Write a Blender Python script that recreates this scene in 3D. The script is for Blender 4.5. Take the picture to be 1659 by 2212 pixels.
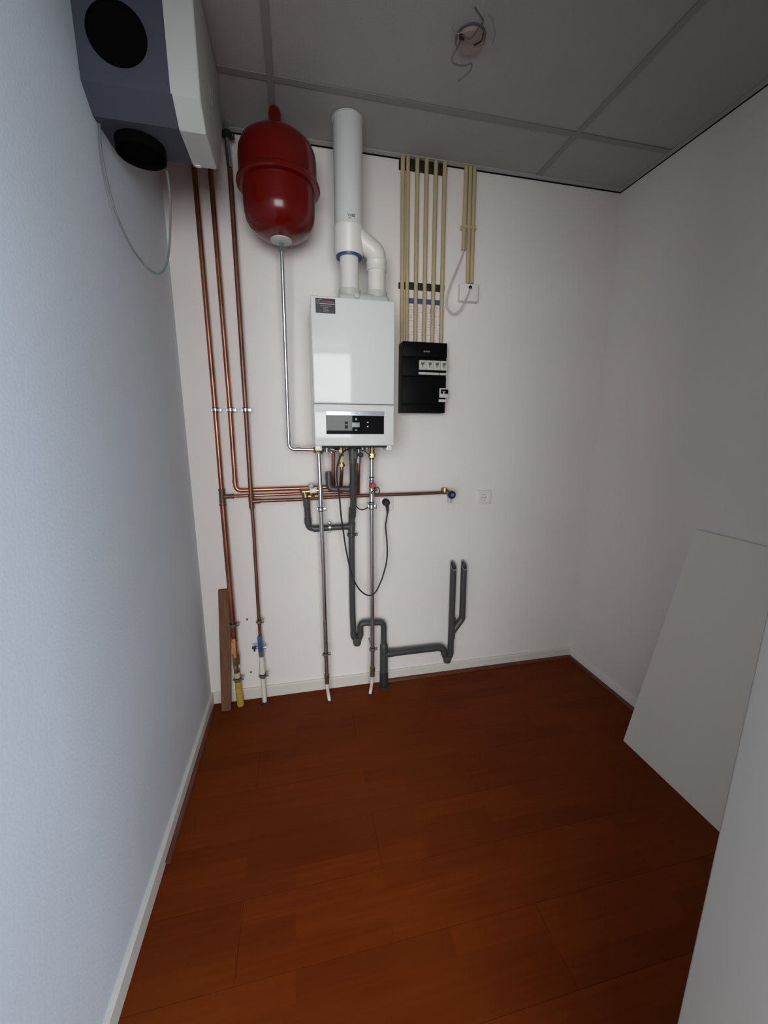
import bpy, bmesh, math, random
from mathutils import Vector, Matrix
random.seed(7)
PI = math.pi
for o in list(bpy.data.objects): bpy.data.objects.remove(o)
scn = bpy.context.scene
COL = scn.collection

# ------------------------------------------------------------ camera
FPX, IW, IH = 845.23, 1659.0, 2212.0
CAM = Vector((0.4889, -1.9500, 1.3969))
YAW, PIT, ROL = math.radians(12.347), math.radians(11.738), math.radians(0.219)
FW = Vector((math.sin(YAW)*math.cos(PIT), math.cos(YAW)*math.cos(PIT), -math.sin(PIT)))
R0 = Vector((math.cos(YAW), -math.sin(YAW), 0)); U0 = R0.cross(FW)
RT = R0*math.cos(ROL) + U0*math.sin(ROL); UP = -R0*math.sin(ROL) + U0*math.cos(ROL)
cd = bpy.data.cameras.new('camera'); co = bpy.data.objects.new('camera', cd); COL.objects.link(co)
M3 = Matrix((RT, UP, -FW)).transposed()
co.matrix_world = Matrix.Translation(CAM) @ M3.to_4x4()
cd.sensor_fit = 'VERTICAL'; cd.sensor_height = 24.0; cd.lens = 24.0*FPX/IH
cd.clip_start = 0.02; cd.clip_end = 60
scn.camera = co

# ------------------------------------------------------------ world, light, exposure
w = bpy.data.worlds.new('world'); scn.world = w; w.use_nodes = True
w.node_tree.nodes['Background'].inputs[0].default_value = (0.75, 0.85, 1.0, 1)
w.node_tree.nodes['Background'].inputs[1].default_value = 0.03
def area(name, loc, rot, sx, sy, power, colr):
    l = bpy.data.lights.new(name, 'AREA'); l.shape = 'RECTANGLE'; l.size = sx; l.size_y = sy
    l.energy = power; l.color = colr
    o = bpy.data.objects.new(name, l); o.location = loc; o.rotation_euler = rot; COL.objects.link(o); return o
# daylight through the wide window of the hall behind the camera; second lamp is an added cool fill for the left wall
area('hall_window_light', (-0.45, -4.52, 1.50), (math.radians(90), 0, 0), 3.3, 1.8, 182, (0.965, 0.985, 0.975))
area('hall_side_fill_light', (1.80, -3.05, 1.40), (math.radians(90), 0, math.radians(52)), 0.8, 1.5, 39, (0.66, 0.84, 1.0))
vs = scn.view_settings
vs.view_transform = 'Standard'; vs.look = 'None'; vs.gamma = 1.0; vs.use_curve_mapping = False
vs.exposure = 0.0

# ------------------------------------------------------------ points on known planes (measured positions)
def _ray(x, y): return FW*FPX + RT*(x-IW/2) + UP*(IH/2-y)
def _pl(x, y, ax, v):
    d = _ray(x, y); t = (v-CAM[ax])/d[ax]; return CAM + d*t
def Yp(x, y, Y=0.0): return _pl(x, y, 1, Y)
def Zp(x, y, Z=0.0): return _pl(x, y, 2, Z)
def Xp(x, y, X=0.0): return _pl(x, y, 0, X)

RW, RH, FY = 2.127, 2.571, -1.72        # room width, ceiling height, inner face of front wall
# ------------------------------------------------------------ materials
MATS = {}
def mat(name, col, rough=0.5, metal=0.0, bump=0.0, bscale=200, var=0.0, vscale=8, coat=0.0, spec=0.5, alpha=None, trans=0.0, vcol=None):
    if name in MATS: return MATS[name]
    m = bpy.data.materials.new(name); m.use_nodes = True; nt = m.node_tree; b = nt.nodes['Principled BSDF']
    b.inputs['Base Color'].default_value = (*col, 1); b.inputs['Roughness'].default_value = rough
    b.inputs['Metallic'].default_value = metal; b.inputs['Specular IOR Level'].default_value = spec
    b.inputs['Coat Weight'].default_value = coat; b.inputs['Coat Roughness'].default_value = 0.08
    b.inputs['Transmission Weight'].default_value = trans
    tc = nt.nodes.new('ShaderNodeNewGeometry')
    if bump:
        n = nt.nodes.new('ShaderNodeTexNoise'); n.inputs['Scale'].default_value = bscale; n.inputs['Detail'].default_value = 3
        bp = nt.nodes.new('ShaderNodeBump'); bp.inputs['Strength'].default_value = bump; bp.inputs['Distance'].default_value = 0.002
        nt.links.new(tc.outputs['Position'], n.inputs['Vector']); nt.links.new(n.outputs['Fac'], bp.inputs['Height']); nt.links.new(bp.outputs['Normal'], b.inputs['Normal'])
    if var:
        n = nt.nodes.new('ShaderNodeTexNoise'); n.inputs['Scale'].default_value = vscale; n.inputs['Detail'].default_value = 4
        r = nt.nodes.new('ShaderNodeValToRGB'); c2 = vcol or tuple(c*(1-var) for c in col)
        r.color_ramp.elements[0].position = 0.35; r.color_ramp.elements[0].color = (*c2, 1)
        r.color_ramp.elements[1].position = 0.65; r.color_ramp.elements[1].color = (*col, 1)
        nt.links.new(tc.outputs['Position'], n.inputs['Vector']); nt.links.new(n.outputs['Fac'], r.inputs['Fac']); nt.links.new(r.outputs['Color'], b.inputs['Base Color'])
    MATS[name] = m; return m
wallpaint = mat('wall_paint', (0.80, 0.77, 0.745), 0.75, bump=0.25, bscale=120, var=0.035, vscale=2.2)
wallleft = mat('wall_paint_left_cool_tint', (0.66, 0.70, 0.76), 0.7, bump=0.25, bscale=120, var=0.03, vscale=2.5)  # bluish paint, with the cool light's tint put into its colour
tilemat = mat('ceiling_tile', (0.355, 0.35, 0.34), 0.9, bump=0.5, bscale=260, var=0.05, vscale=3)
teemat = mat('tee_metal', (0.235, 0.23, 0.225), 0.6)
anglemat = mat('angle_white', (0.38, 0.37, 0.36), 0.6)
gapmat = mat('gap_black', (0.006, 0.005, 0.005), 1.0, spec=0.1)
basemat = mat('skirting_white', (0.66, 0.64, 0.59), 0.5)
trimmat = mat('trim_wood', (0.13, 0.035, 0.013), 0.45, var=0.4, vscale=30)
copper = mat('copper', (0.45, 0.19, 0.115), 0.30, 0.9, var=0.5, vscale=9, vcol=(0.28, 0.11, 0.070))
copdark = mat('copper_dark', (0.26, 0.11, 0.075), 0.4, 0.75, var=0.5, vscale=14, vcol=(0.17, 0.075, 0.06))
copfit = mat('copper_fitting', (0.15, 0.075, 0.045), 0.5, 0.6)
steel = mat('steel_tube', (0.66, 0.67, 0.68), 0.22, 1.0)
steelrust = mat('steel_tube_dull', (0.37, 0.33, 0.315), 0.4, 0.9, var=0.3, vscale=20)
chrome = mat('clamp_zinc', (0.75, 0.76, 0.76), 0.25, 1.0)
zincdark = mat('zinc_dark', (0.30, 0.31, 0.30), 0.4, 0.8)
brass = mat('brass', (0.42, 0.31, 0.15), 0.35, 0.9, var=0.4, vscale=60)
rubber = mat('rubber_black', (0.012, 0.012, 0.012), 0.6)
pvc = mat('pvc_grey', (0.056, 0.056, 0.058), 0.42, var=0.15, vscale=10)
pvcol = mat('pvc_olive', (0.075, 0.075, 0.060), 0.45)
pvcin = mat('pvc_inside', (0.03, 0.032, 0.026), 0.8)
conduitm = mat('conduit_cream', (0.50, 0.40, 0.215), 0.45, var=0.12, vscale=12)
blackp = mat('black_plastic', (0.0035, 0.0035, 0.004), 0.4, spec=0.08)
blackside = mat('black_plastic_matt', (0.016, 0.018, 0.017), 0.6, spec=0.15)
clipm = mat('clip_black', (0.004, 0.004, 0.005), 0.6)
whitep = mat('white_plastic', (0.76, 0.73, 0.72), 0.35)
whiteflue = mat('flue_white', (0.62, 0.64, 0.64), 0.35)
flueoff = mat('flue_offwhite', (0.70, 0.675, 0.64), 0.4)
greyflue = mat('flue_collar_grey', (0.50, 0.51, 0.48), 0.5)
bluering = mat('blue_seal', (0.02, 0.06, 0.20), 0.4)
boilerw = mat('boiler_white', (0.65, 0.66, 0.66), 0.08, spec=0.24)
silver = mat('silver_strip', (0.44, 0.48, 0.52), 0.3, 0.3)
glassb = mat('display_black', (0.006, 0.006, 0.008), 0.05, spec=0.24)
lcd = mat('lcd_grey', (0.28, 0.31, 0.29), 0.4)
redp = mat('red_enamel', (0.115, 0.0028, 0.0015), 0.2, spec=0.4)
capw = mat('cap_grey', (0.48, 0.50, 0.48), 0.5)
eppgrey = mat('epp_blue_grey', (0.046, 0.052, 0.070), 0.85, bump=0.3, bscale=300)
coverw = mat('unit_cover_white', (0.46, 0.49, 0.47), 0.4)
ductblk = mat('duct_black', (0.002, 0.002, 0.002), 0.95, spec=0.05)
bluep = mat('blue_plastic', (0.028, 0.075, 0.27), 0.35)
bluedk = mat('blue_dark', (0.006, 0.014, 0.04), 0.35)
bluelt = mat('blue_light', (0.08, 0.15, 0.32), 0.35)
orangep = mat('orange_plastic', (0.72, 0.21, 0.04), 0.4)
yellowp = mat('yellow_plastic', (0.52, 0.36, 0.05), 0.45, var=0.3, vscale=25)
yellowtag = mat('yellow_tag', (0.55, 0.48, 0.12), 0.4)
beigep = mat('beige_plastic', (0.55, 0.47, 0.26), 0.5)
redknob = mat('red_knob', (0.40, 0.05, 0.035), 0.4)
hosew = mat('hose_white', (0.72, 0.70, 0.62), 0.4)
greyw = mat('grey_cable', (0.17, 0.19, 0.19), 0.5)
greyw2 = mat('grey_wire', (0.10, 0.10, 0.095), 0.5)
pinkc = mat('white_cable', (0.56, 0.49, 0.47), 0.5)
paper = mat('paper_white', (0.76, 0.71, 0.73), 0.8)
paperblue = mat('paper_blue', (0.05, 0.09, 0.26), 0.8)
inkgrey = mat('ink_grey', (0.42, 0.38, 0.38), 0.8)
stickblk = mat('sticker_black', (0.018, 0.017, 0.022), 0.3)
stickred = mat('sticker_red', (0.13, 0.035, 0.05), 0.4)
inkwhite = mat('ink_white', (0.55, 0.55, 0.56), 0.5)
inkblack = mat('ink_black', (0.02, 0.02, 0.025), 0.6)
brkgrey = mat('breaker_grey', (0.50, 0.51, 0.47), 0.5)
togg = mat('toggle_dark', (0.10, 0.11, 0.13), 0.5)
meterm = mat('meter_pinkish', (0.58, 0.55, 0.58), 0.5)
panelw = mat('board_white', (0.78, 0.755, 0.70), 0.6, var=0.03, vscale=2)
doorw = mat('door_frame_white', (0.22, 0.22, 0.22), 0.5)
capceil = mat('ceiling_cap', (0.30, 0.24, 0.22), 0.6)
plugd = mat('wall_plug', (0.10, 0.10, 0.11), 0.6)

def woodmat(name, c1, c2, c3, rough, brick=True, grain=(1.2, 28, 28)):
    m = bpy.data.materials.new(name); m.use_nodes = True; nt = m.node_tree; L = nt.links; N = nt.nodes; b = N['Principled BSDF']
    g = N.new('ShaderNodeNewGeometry')
    mp = N.new('ShaderNodeMapping'); mp.inputs['Scale'].default_value = grain; L.new(g.outputs['Position'], mp.inputs['Vector'])
    n = N.new('ShaderNodeTexNoise'); n.inputs['Scale'].default_value = 3; n.inputs['Detail'].default_value = 6; L.new(mp.outputs[0], n.inputs['Vector'])
    r = N.new('ShaderNodeValToRGB'); r.color_ramp.elements[0].position = .3; r.color_ramp.elements[1].position = .72
    r.color_ramp.elements[0].color = (*c1, 1); r.color_ramp.elements[1].color = (*c2, 1); L.new(n.outputs['Fac'], r.inputs['Fac'])
    out = r.outputs['Color']
    if brick:
        br = N.new('ShaderNodeTexBrick'); br.inputs['Scale'].default_value = 1; br.offset = .37; br.inputs['Mortar Size'].default_value = 0
        br.inputs['Brick Width'].default_value = .43; br.inputs['Row Height'].default_value = .064
        br.inputs['Color1'].default_value = (.86, .82, .82, 1); br.inputs['Color2'].default_value = (1.14, 1.17, 1.14, 1)
        L.new(g.outputs['Position'], br.inputs['Vector'])
        mx = N.new('ShaderNodeMix'); mx.data_type = 'RGBA'; mx.blend_type = 'MULTIPLY'; mx.inputs['Factor'].default_value = 1
        L.new(out, mx.inputs['A']); L.new(br.outputs['Color'], mx.inputs['B']); out = mx.outputs['Result']
        n2 = N.new('ShaderNodeTexNoise'); n2.inputs['Scale'].default_value = 1.6; L.new(g.outputs['Position'], n2.inputs['Vector'])
        m2 = N.new('ShaderNodeMix'); m2.data_type = 'RGBA'; m2.inputs['B'].default_value = (*c3, 1)
        mr = N.new('ShaderNodeMapRange'); mr.inputs['From Min'].default_value = .4; mr.inputs['From Max'].default_value = .75; mr.inputs['To Max'].default_value = .5
        L.new(n2.outputs['Fac'], mr.inputs['Value']); L.new(mr.outputs[0], m2.inputs['Factor']); L.new(out, m2.inputs['A']); out = m2.outputs['Result']
    L.new(out, b.inputs['Base Color']); b.inputs['Roughness'].default_value = rough; b.inputs['Specular IOR Level'].default_value = .08
    MATS[name] = m; return m
laminate = woodmat('laminate', (.120, .0185, .0022), (.150, .0255, .003), (.155, .034, .003), .55)
plankm = woodmat('plank_wood', (.135, .068, .038), (.205, .108, .062), (.2, .1, .1), .7, brick=False, grain=(40, 40, 2))

# ------------------------------------------------------------ mesh helpers
class MB:
    def __init__(s): s.v = []; s.f = []
    def add(s, v, f):
        k = len(s.v); s.v += [Vector(a) for a in v]; s.f += [tuple(i+k for i in q) for q in f]; return s
    def box(s, a, b, bev=0.0):
        x0, x1 = sorted((a[0], b[0])); y0, y1 = sorted((a[1], b[1])); z0, z1 = sorted((a[2], b[2]))
        if not bev:
            return s.add([(x0,y0,z0),(x1,y0,z0),(x1,y1,z0),(x0,y1,z0),(x0,y0,z1),(x1,y0,z1),(x1,y1,z1),(x0,y1,z1)],
                [(0,3,2,1),(4,5,6,7),(0,1,5,4),(1,2,6,5),(2,3,7,6),(3,0,4,7)])
        bm = bmesh.new(); bmesh.ops.create_cube(bm, size=1)
        for v in bm.verts: v.co = Vector(((x0+x1)/2+v.co.x*(x1-x0), (y0+y1)/2+v.co.y*(y1-y0), (z0+z1)/2+v.co.z*(z1-z0)))
        bmesh.ops.bevel(bm, geom=list(bm.edges), offset=min(bev, .45*min(x1-x0, y1-y0, z1-z0)), segments=3, profile=.5, affect='EDGES')
        return s.bm(bm)
    def bm(s, bm):
        bm.verts.index_update(); s.add([v.co.copy() for v in bm.verts], [[v.index for v in f.verts] for f in bm.faces]); bm.free(); return s
    def tube(s, pts, r, seg=14, fil=0.0, smooth=False, cap=True):
        P = [Vector(p) for p in pts]
        rr = r if isinstance(r, (list, tuple)) else None
        if smooth: P = catmull(P, 8)
        elif fil:
            Q = [P[0]]
            for i in range(1, len(P)-1):
                a = (P[i-1]-P[i]); b = (P[i+1]-P[i]); d = min(fil, a.length*.49, b.length*.49)
                A = P[i]+a.normalized()*d; B = P[i]+b.normalized()*d
                if a.normalized().dot(b.normalized()) < -.9995: Q.append(P[i]); continue
                for k in range(7):
                    t = k/6; Q.append(A*(1-t)**2 + P[i]*2*t*(1-t) + B*t*t)
            P = Q+[P[-1]]
        n = len(P); V = []; F = []
        T = [(P[min(i+1, n-1)]-P[max(i-1, 0)]).normalized() for i in range(n)]
        u = T[0].orthogonal().normalized()
        for i in range(n):
            u = (u - T[i]*u.dot(T[i])).normalized(); w_ = T[i].cross(u)
            ri = rr[i] if rr else r
            for k in range(seg):
                a = 2*PI*k/seg; V.append(P[i] + (u*math.cos(a)+w_*math.sin(a))*ri)
        for i in range(n-1):
            for k in range(seg):
                k2 = (k+1) % seg; F.append((i*seg+k, i*seg+k2, (i+1)*seg+k2, (i+1)*seg+k))
        if cap: F.append(tuple(range(seg))[::-1]); F.append(tuple(range((n-1)*seg, n*seg)))
        return s.add(V, F)
    def lathe(s, c, prof, seg=32, ax='z'):
        c = Vector(c); V = []; F = []; n = len(prof)
        for (r, h) in prof:
            for k in range(seg):
                a = 2*PI*k/seg; x, y = max(r, 1e-5)*math.cos(a), max(r, 1e-5)*math.sin(a)
                V.append(c + (Vector((x, y, h)) if ax == 'z' else Vector((x, h, y)) if ax == 'y' else Vector((h, x, y))))
        for i in range(n-1):
            for k in range(seg):
                k2 = (k+1) % seg; F.append((i*seg+k, i*seg+k2, (i+1)*seg+k2, (i+1)*seg+k))
        F.append(tuple(range(seg))[::-1]); F.append(tuple(range((n-1)*seg, n*seg)))
        return s.add(V, F)
    def cyl(s, c, r, h, ax='z', seg=24, bev=.0):
        b = min(bev, h*.3); p = [(r-b, -h/2), (r, -h/2+b), (r, h/2-b), (r-b, h/2)] if b else [(r, -h/2), (r, h/2)]
        return s.lathe(c, p, seg, ax)
    def prism(s, poly, ax, a, b):       # poly of 2D points extruded along axis ax from a to b
        n = len(poly)
        def mk(p, t): return (t, p[0], p[1]) if ax == 'x' else (p[0], t, p[1]) if ax == 'y' else (p[0], p[1], t)
        return s.add([mk(p, a) for p in poly]+[mk(p, b) for p in poly],
            [tuple(range(n))[::-1], tuple(range(n, 2*n))]+[(i, (i+1) % n, n+(i+1) % n, n+i) for i in range(n)])
def catmull(P, k):
    out = []; n = len(P)
    for i in range(n-1):
        a, b, c, d = P[max(i-1, 0)], P[i], P[i+1], P[min(i+2, n-1)]
        for j in range(k):
            t = j/k; out.append(.5*((2*b)+(c-a)*t+(2*a-5*b+4*c-d)*t*t+(3*b-a-3*c+d)*t**3))
    return out+[P[-1]]
ORG = {}
def obj(name, mb, m, parent=None, label=None, loc=None, ang=38):
    o_ = ORG.get(parent.name, Vector()) if parent else Vector(loc) if loc is not None else Vector()
    me = bpy.data.meshes.new(name); me.from_pydata([v-o_ for v in mb.v], [], mb.f)
    bm = bmesh.new(); bm.from_mesh(me); bmesh.ops.recalc_face_normals(bm, faces=bm.faces); bm.to_mesh(me); bm.free()
    me.polygons.foreach_set('use_smooth', [True]*len(me.polygons)); me.set_sharp_from_angle(angle=math.radians(ang))
    me.materials.append(m); o = bpy.data.objects.new(name, me); COL.objects.link(o)
    if parent: o.parent = parent; ORG[o.name] = o_
    else: o.location = o_; ORG[o.name] = o_
    if label: o['label'] = label
    return o
def thing(name, label, cat, loc, group=None):
    o = bpy.data.objects.new(name, None); COL.objects.link(o); o.location = loc; o.empty_display_size = .05
    ORG[o.name] = Vector(loc); o['label'] = label; o['category'] = cat
    if group: o['group'] = group
    return o
def tag(o, label, cat, group=None):
    o['label'] = label; o['category'] = cat
    if group: o['group'] = group
    return o
def struct(name, mb, m, parent=None):
    o = obj(name, mb, m, parent)
    if not parent: o['kind'] = 'structure'
    return o
def text(name, s, size, loc, m, parent, ax='front', depth=.0006, spacing=1.0):
    cu = bpy.data.curves.new('t', 'FONT'); cu.body = s; cu.size = size; cu.align_x = 'CENTER'; cu.align_y = 'CENTER'
    cu.extrude = depth; cu.resolution_u = 3; cu.space_character = spacing
    to = bpy.data.objects.new('t', cu); COL.objects.link(to)
    me = to.to_mesh(); mb = MB(); 
    if ax == 'front': R = Matrix.Rotation(PI/2, 3, 'X')
    elif ax == 'right': R = Matrix.Rotation(PI/2, 3, 'Z') @ Matrix.Rotation(PI/2, 3, 'X') @ Matrix.Rotation(-PI/2, 3, 'Z')
    mb.add([R @ v.co + Vector(loc) for v in me.vertices], [list(p.vertices) for p in me.polygons])
    to.to_mesh_clear(); bpy.data.objects.remove(to); bpy.data.curves.remove(cu)
    return obj(name, mb, m, parent)

# ============================================================ SETTING
HY0 = -4.60   # hall end
fl = struct('floor', MB().box((-.12, 0.1, -.06), (RW+.12, -1.83, -.008)), trimmat)
# laminate boards laid along the back wall, each one a part of the floor
BWd, BLn = .192, 1.285
row = 0; y = 0.0
while y > -1.83:
    y2 = max(y-BWd, -1.83); x = -[0.0, .43, .86][row % 3]-.15
    while x < RW:
        a, b = max(x, .0), min(x+BLn, RW)
        if b-a > .02: obj('floorboard', MB().box((a+.0004, y-.0004, -.008), (b-.0004, y2+.0004, 0), 0), laminate, fl)
        x += BLn
    y = y2; row += 1
hf = struct('floor', MB().box((-2.6, -1.831, -.06), (2.3, HY0-.1, 0)), laminate)
struct('wall_back', MB().box((-.12, 0, -.06), (RW+.12, .1, 2.9)), wallpaint)
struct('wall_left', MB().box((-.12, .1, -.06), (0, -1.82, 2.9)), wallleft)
struct('wall_right', MB().box((RW, .1, -.06), (RW+.12, -1.82, 2.9)), wallpaint)
DX0, DX1, DZ = .03, .873, 2.20
fr = MB(); fr.box((-.12, FY, -.06), (DX0, -1.82, 2.9)); fr.box((DX1+.03, FY, -.06), (RW+.12, -1.82, 2.9)); fr.box((DX0, FY, DZ+.03), (DX1+.03, -1.82, 2.9))
struct('wall_front', fr, wallpaint)
# door frame lining of the doorway behind the camera
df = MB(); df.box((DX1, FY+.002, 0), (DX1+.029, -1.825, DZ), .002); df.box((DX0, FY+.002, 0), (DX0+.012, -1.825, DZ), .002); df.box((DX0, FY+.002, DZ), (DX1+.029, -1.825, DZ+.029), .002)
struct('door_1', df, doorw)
# hall behind the camera
HX0, HX1 = -2.6, 2.3
hallpaint = mat('hall_paint', (0.60, 0.60, 0.60), 0.8)
struct('wall_hall_back', MB().box((HX0, HY0, -.06), (HX1, HY0-.1, 2.9)), hallpaint)
struct('wall_hall_left', MB().box((HX0-.1, -1.82, -.06), (HX0, HY0-.1, 2.9)), hallpaint)
struct('wall_hall_right', MB().box((HX1, -1.82, -.06), (HX1+.1, HY0-.1, 2.9)), hallpaint)
struct('wall_hall_front', MB().box((HX0, -1.72, -.06), (-.12, -1.82, 2.9)).box((RW+.12, -1.72, -.06), (HX1, -1.82, 2.9)), hallpaint)

# suspended ceiling: tiles, tees and wall angles are parts
ce = struct('ceiling', MB().box((-2.7, .1, 2.78), (2.4, HY0-.1, 2.88)), gapmat)
GAP = .010
xs = [GAP, .447, 1.642, RW-.007]; ys = [-GAP, -.297, -.893, -1.489, FY+.004]
for i in range(3):
    for j in range(4):
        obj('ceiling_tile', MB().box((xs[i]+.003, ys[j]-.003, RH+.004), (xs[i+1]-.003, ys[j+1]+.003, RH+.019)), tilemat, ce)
for x in xs[1:3]: obj('ceiling_tee', MB().box((x-.012, ys[0]-.024, RH), (x+.012, ys[-1]+.024, RH+.003)), teemat, ce)
for y in ys[1:4]:
    for i in range(3):
        a = xs[i]+(.012 if i else .024); b = xs[i+1]-(.012 if i < 2 else .024)
        obj('ceiling_tee', MB().box((a, y-.012, RH), (b, y+.012, RH+.003)), teemat, ce)
obj('wall_angle', MB().box((xs[0], ys[0], RH), (xs[-1], ys[0]-.024, RH+.0035)), anglemat, ce)
obj('wall_angle', MB().box((xs[0], ys[0]-.024, RH), (xs[0]+.024, ys[-1]+.024, RH+.0035)), tilemat, ce)
obj('wall_angle', MB().box((xs[-1], ys[0]-.024, RH), (xs[-1]-.024, ys[-1]+.024, RH+.0035)), tilemat, ce)
obj('wall_angle', MB().box((xs[0], ys[-1], RH), (xs[-1], ys[-1]+.024, RH+.0035)), tilemat, ce)
struct('gap_shade_1', MB().box((0, 0, RH-.001), (RW, -GAP, RH+.006)), gapmat)  # black strips stand in for the shade in the ceiling's perimeter gap
struct('gap_shade_2', MB().box((RW-.007, -GAP, RH-.001), (RW, FY+.004, RH+.006)), gapmat)
struct('gap_shade_3', MB().box((0, -GAP, RH-.001), (GAP, FY+.004, RH+.006)), gapmat)
struct('trim_4', MB().box((-2.6, -1.83, RH), (2.3, HY0, RH+.03)), hallpaint)     # hall ceiling

# skirting and floor strips
BH = .062
def skirt(poly, ax, a, b): return MB().prism(poly, ax, a, b)
struct('baseboard_back', skirt([(0, 0), (-.012, 0), (-.012, BH-.006), (-.007, BH), (0, BH)], 'x', 0.012, RW-.008), basemat)
struct('baseboard_left', skirt([(0, 0), (.012, 0), (.012, BH-.006), (.007, BH), (0, BH)], 'y', 0, FY), basemat)
struct('baseboard_right', skirt([(RW, 0), (RW-.008, 0), (RW-.008, BH-.006), (RW-.005, BH), (RW, BH)], 'y', 0, FY), wallpaint)
q = [(0, 0), (.016, 0), (.0145, .006), (.010, .0115), (.004, .0145), (0, .015)]
struct('trim_5', MB().prism([(-.012-a, b) for a, b in q], 'x', .925, RW-.024), trimmat)
struct('trim_6', MB().prism([(RW-.008-a, b) for a, b in q], 'y', -.012, FY), trimmat)
struct('trim_7', MB().prism([(.012+a, b) for a, b in q], 'y', -.10, -.80), trimmat)

# ============================================================ RED EXPANSION VESSEL
VX, VY = .459, -.178
t = thing('expansion_vessel', 'red enamelled expansion vessel with a bulging seam, hung high on the wall', 'vessel', (VX, VY, 2.12))
prof = [(.0, 2.128), (.05, 2.130), (.085, 2.142), (.112, 2.162), (.128, 2.188), (.134, 2.215), (.136, 2.31), (.138, 2.318)]
pu = [(.145, 2.318), (.145, 2.392), (.142, 2.415), (.132, 2.438), (.112, 2.456), (.080, 2.467), (.040, 2.473), (0, 2.474)]
obj('lower_shell', MB().lathe((VX, VY, 0), prof, 56), redp, t)
obj('upper_shell', MB().lathe((VX, VY, 0), pu, 56), redp, t)
obj('seam_ring', MB().lathe((VX, VY, 0), [(.136, 2.296), (.1520, 2.299), (.1560, 2.304), (.1555, 2.312), (.1510, 2.320), (.144, 2.325)], 56), redp, t)
obj('top_fitting', MB().lathe((VX-.004, VY, 0), [(.026, 2.462), (.0235, 2.470), (.0235, 2.548), (.019, 2.562), (.010, 2.5695), (0, 2.5705)], 24), redp, t)
obj('bottom_cap', MB().lathe((VX, VY, 0), [(0, 2.119), (.034, 2.121), (.041, 2.125), (.041, 2.131)], 32), capw, t, 'pale grey round plastic cap')
obj('connector', MB().lathe((VX, VY, 0), [(.011, 2.088), (.011, 2.10), (.008, 2.102), (.008, 2.122)], 8), zincdark, t)
obj('wall_bracket', MB().box((VX-.05, 0, 2.27), (VX+.05, VY+.135, 2.30)), redp, t)

# thin steel pipe from vessel to boiler
p0 = Vector((VX, VY, 2.098)); p1 = Yp(623.4, 945, -.115); p2 = Yp(624, 970.5, -.115); p3 = Yp(684, 971.5, -.115)
p2.x = p1.x
t = thing('steel_pipe', 'thin bright steel pipe running down from the red vessel and bending to the boiler', 'pipe', p3)
obj('tube', MB().tube([p0, p1, p2, p3], .0078, 16, fil=.028), steel, t)
obj('bend_sleeve', MB().tube([p1+Vector((0, 0, .022)), p1+Vector((0, 0, .002))], .0096, 16), steel, t)
obj('bend_sleeve', MB().tube([p2+Vector((.030, 0, 0)), p2+Vector((.052, 0, 0))], .0096, 16), steel, t)

# ============================================================ COPPER PIPE RUNS
def pts(L, Y): return [Yp(a, b, Y) for a, b in L]
# gas run: left riser
yR = -.032
t = thing('copper_pipe', 'leftmost copper riser with a tee, orange valve handle and yellow pipe foot', 'pipe', Yp(520, 1521, -.045))
a = Yp(465, 885.6, yR); top = Vector((a.x-.006, yR, RH+.01)); tee = Yp(480, 1073, yR)
obj('tube', MB().tube([top, a, tee], .0108, 16), copper, t)
obj('tee', MB().tube([tee+Vector((0, 0, .036)), tee-Vector((0, 0, .040))], .0138, 16).tube([tee, tee+Vector((.050, .006, 0))], .0105, 14)
    .tube([tee+Vector((0, 0, .036)), tee+Vector((0, 0, .031))], .0152, 16).tube([tee-Vector((0, 0, .035)), tee-Vector((0, 0, .041))], .0160, 16)
    .tube([tee+Vector((.044, .005, 0)), tee+Vector((.050, .006, 0))], .0118, 14), copfit, t, 'dark brown soldered tee')
g = [tee-Vector((0, 0, .03)), Yp(494, 1235.6, yR-.004), Yp(507, 1385, yR-.008)]
obj('tube', MB().tube(g, .0140, 16), copper, t)
bend = [tee+Vector((.045, .006, 0)), Yp(600, 1068.5, -.026), Yp(656, 1066, -.026), Yp(756, 1063, -.026)]
obj('branch_tube', MB().tube(bend, .0076, 14), copper, t)
# valve at the foot
vb = Yp(508.5, 1400, yR-.012); vt = Yp(507, 1384, yR-.010); vd = Yp(511.5, 1452, yR-.012)
gv = obj('gas_valve', MB().tube([vt, vb], .0125, 16).tube([Yp(509.5, 1414, yR-.012), Yp(510.5, 1434, yR-.012)], .0185, 6).tube([vb, Yp(509.5, 1414, yR-.012)], .013, 16)
    .tube([Yp(510.7, 1442, yR-.012), vd], .0155, 6), brass, t)
obj('valve_handle', MB().box(Yp(501, 1382, -.074), Yp(511.8, 1419, -.060), .004).box(Yp(505, 1396, -.062), Yp(509, 1402, -.042)), orangep, gv)
obj('ring', MB().tube([Yp(510.5, 1434.5, yR-.012), Yp(510.8, 1442, yR-.012)], .0150, 20), chrome, gv)
yp = [Yp(511.5, 1451, yR-.012), Yp(513, 1462, yR-.012), Yp(515.3, 1487, yR-.012), Vector((Yp(520, 1519, -.047).x, -.047, .0))]
obj('pipe_collar', MB().tube(yp[:2], [.0135, .0150], 16), beigep, t)
obj('gas_pipe', MB().tube(yp[1:], [.0150, .0158, .0178], 18), yellowp, t, 'yellow plastic gas pipe')
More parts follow.
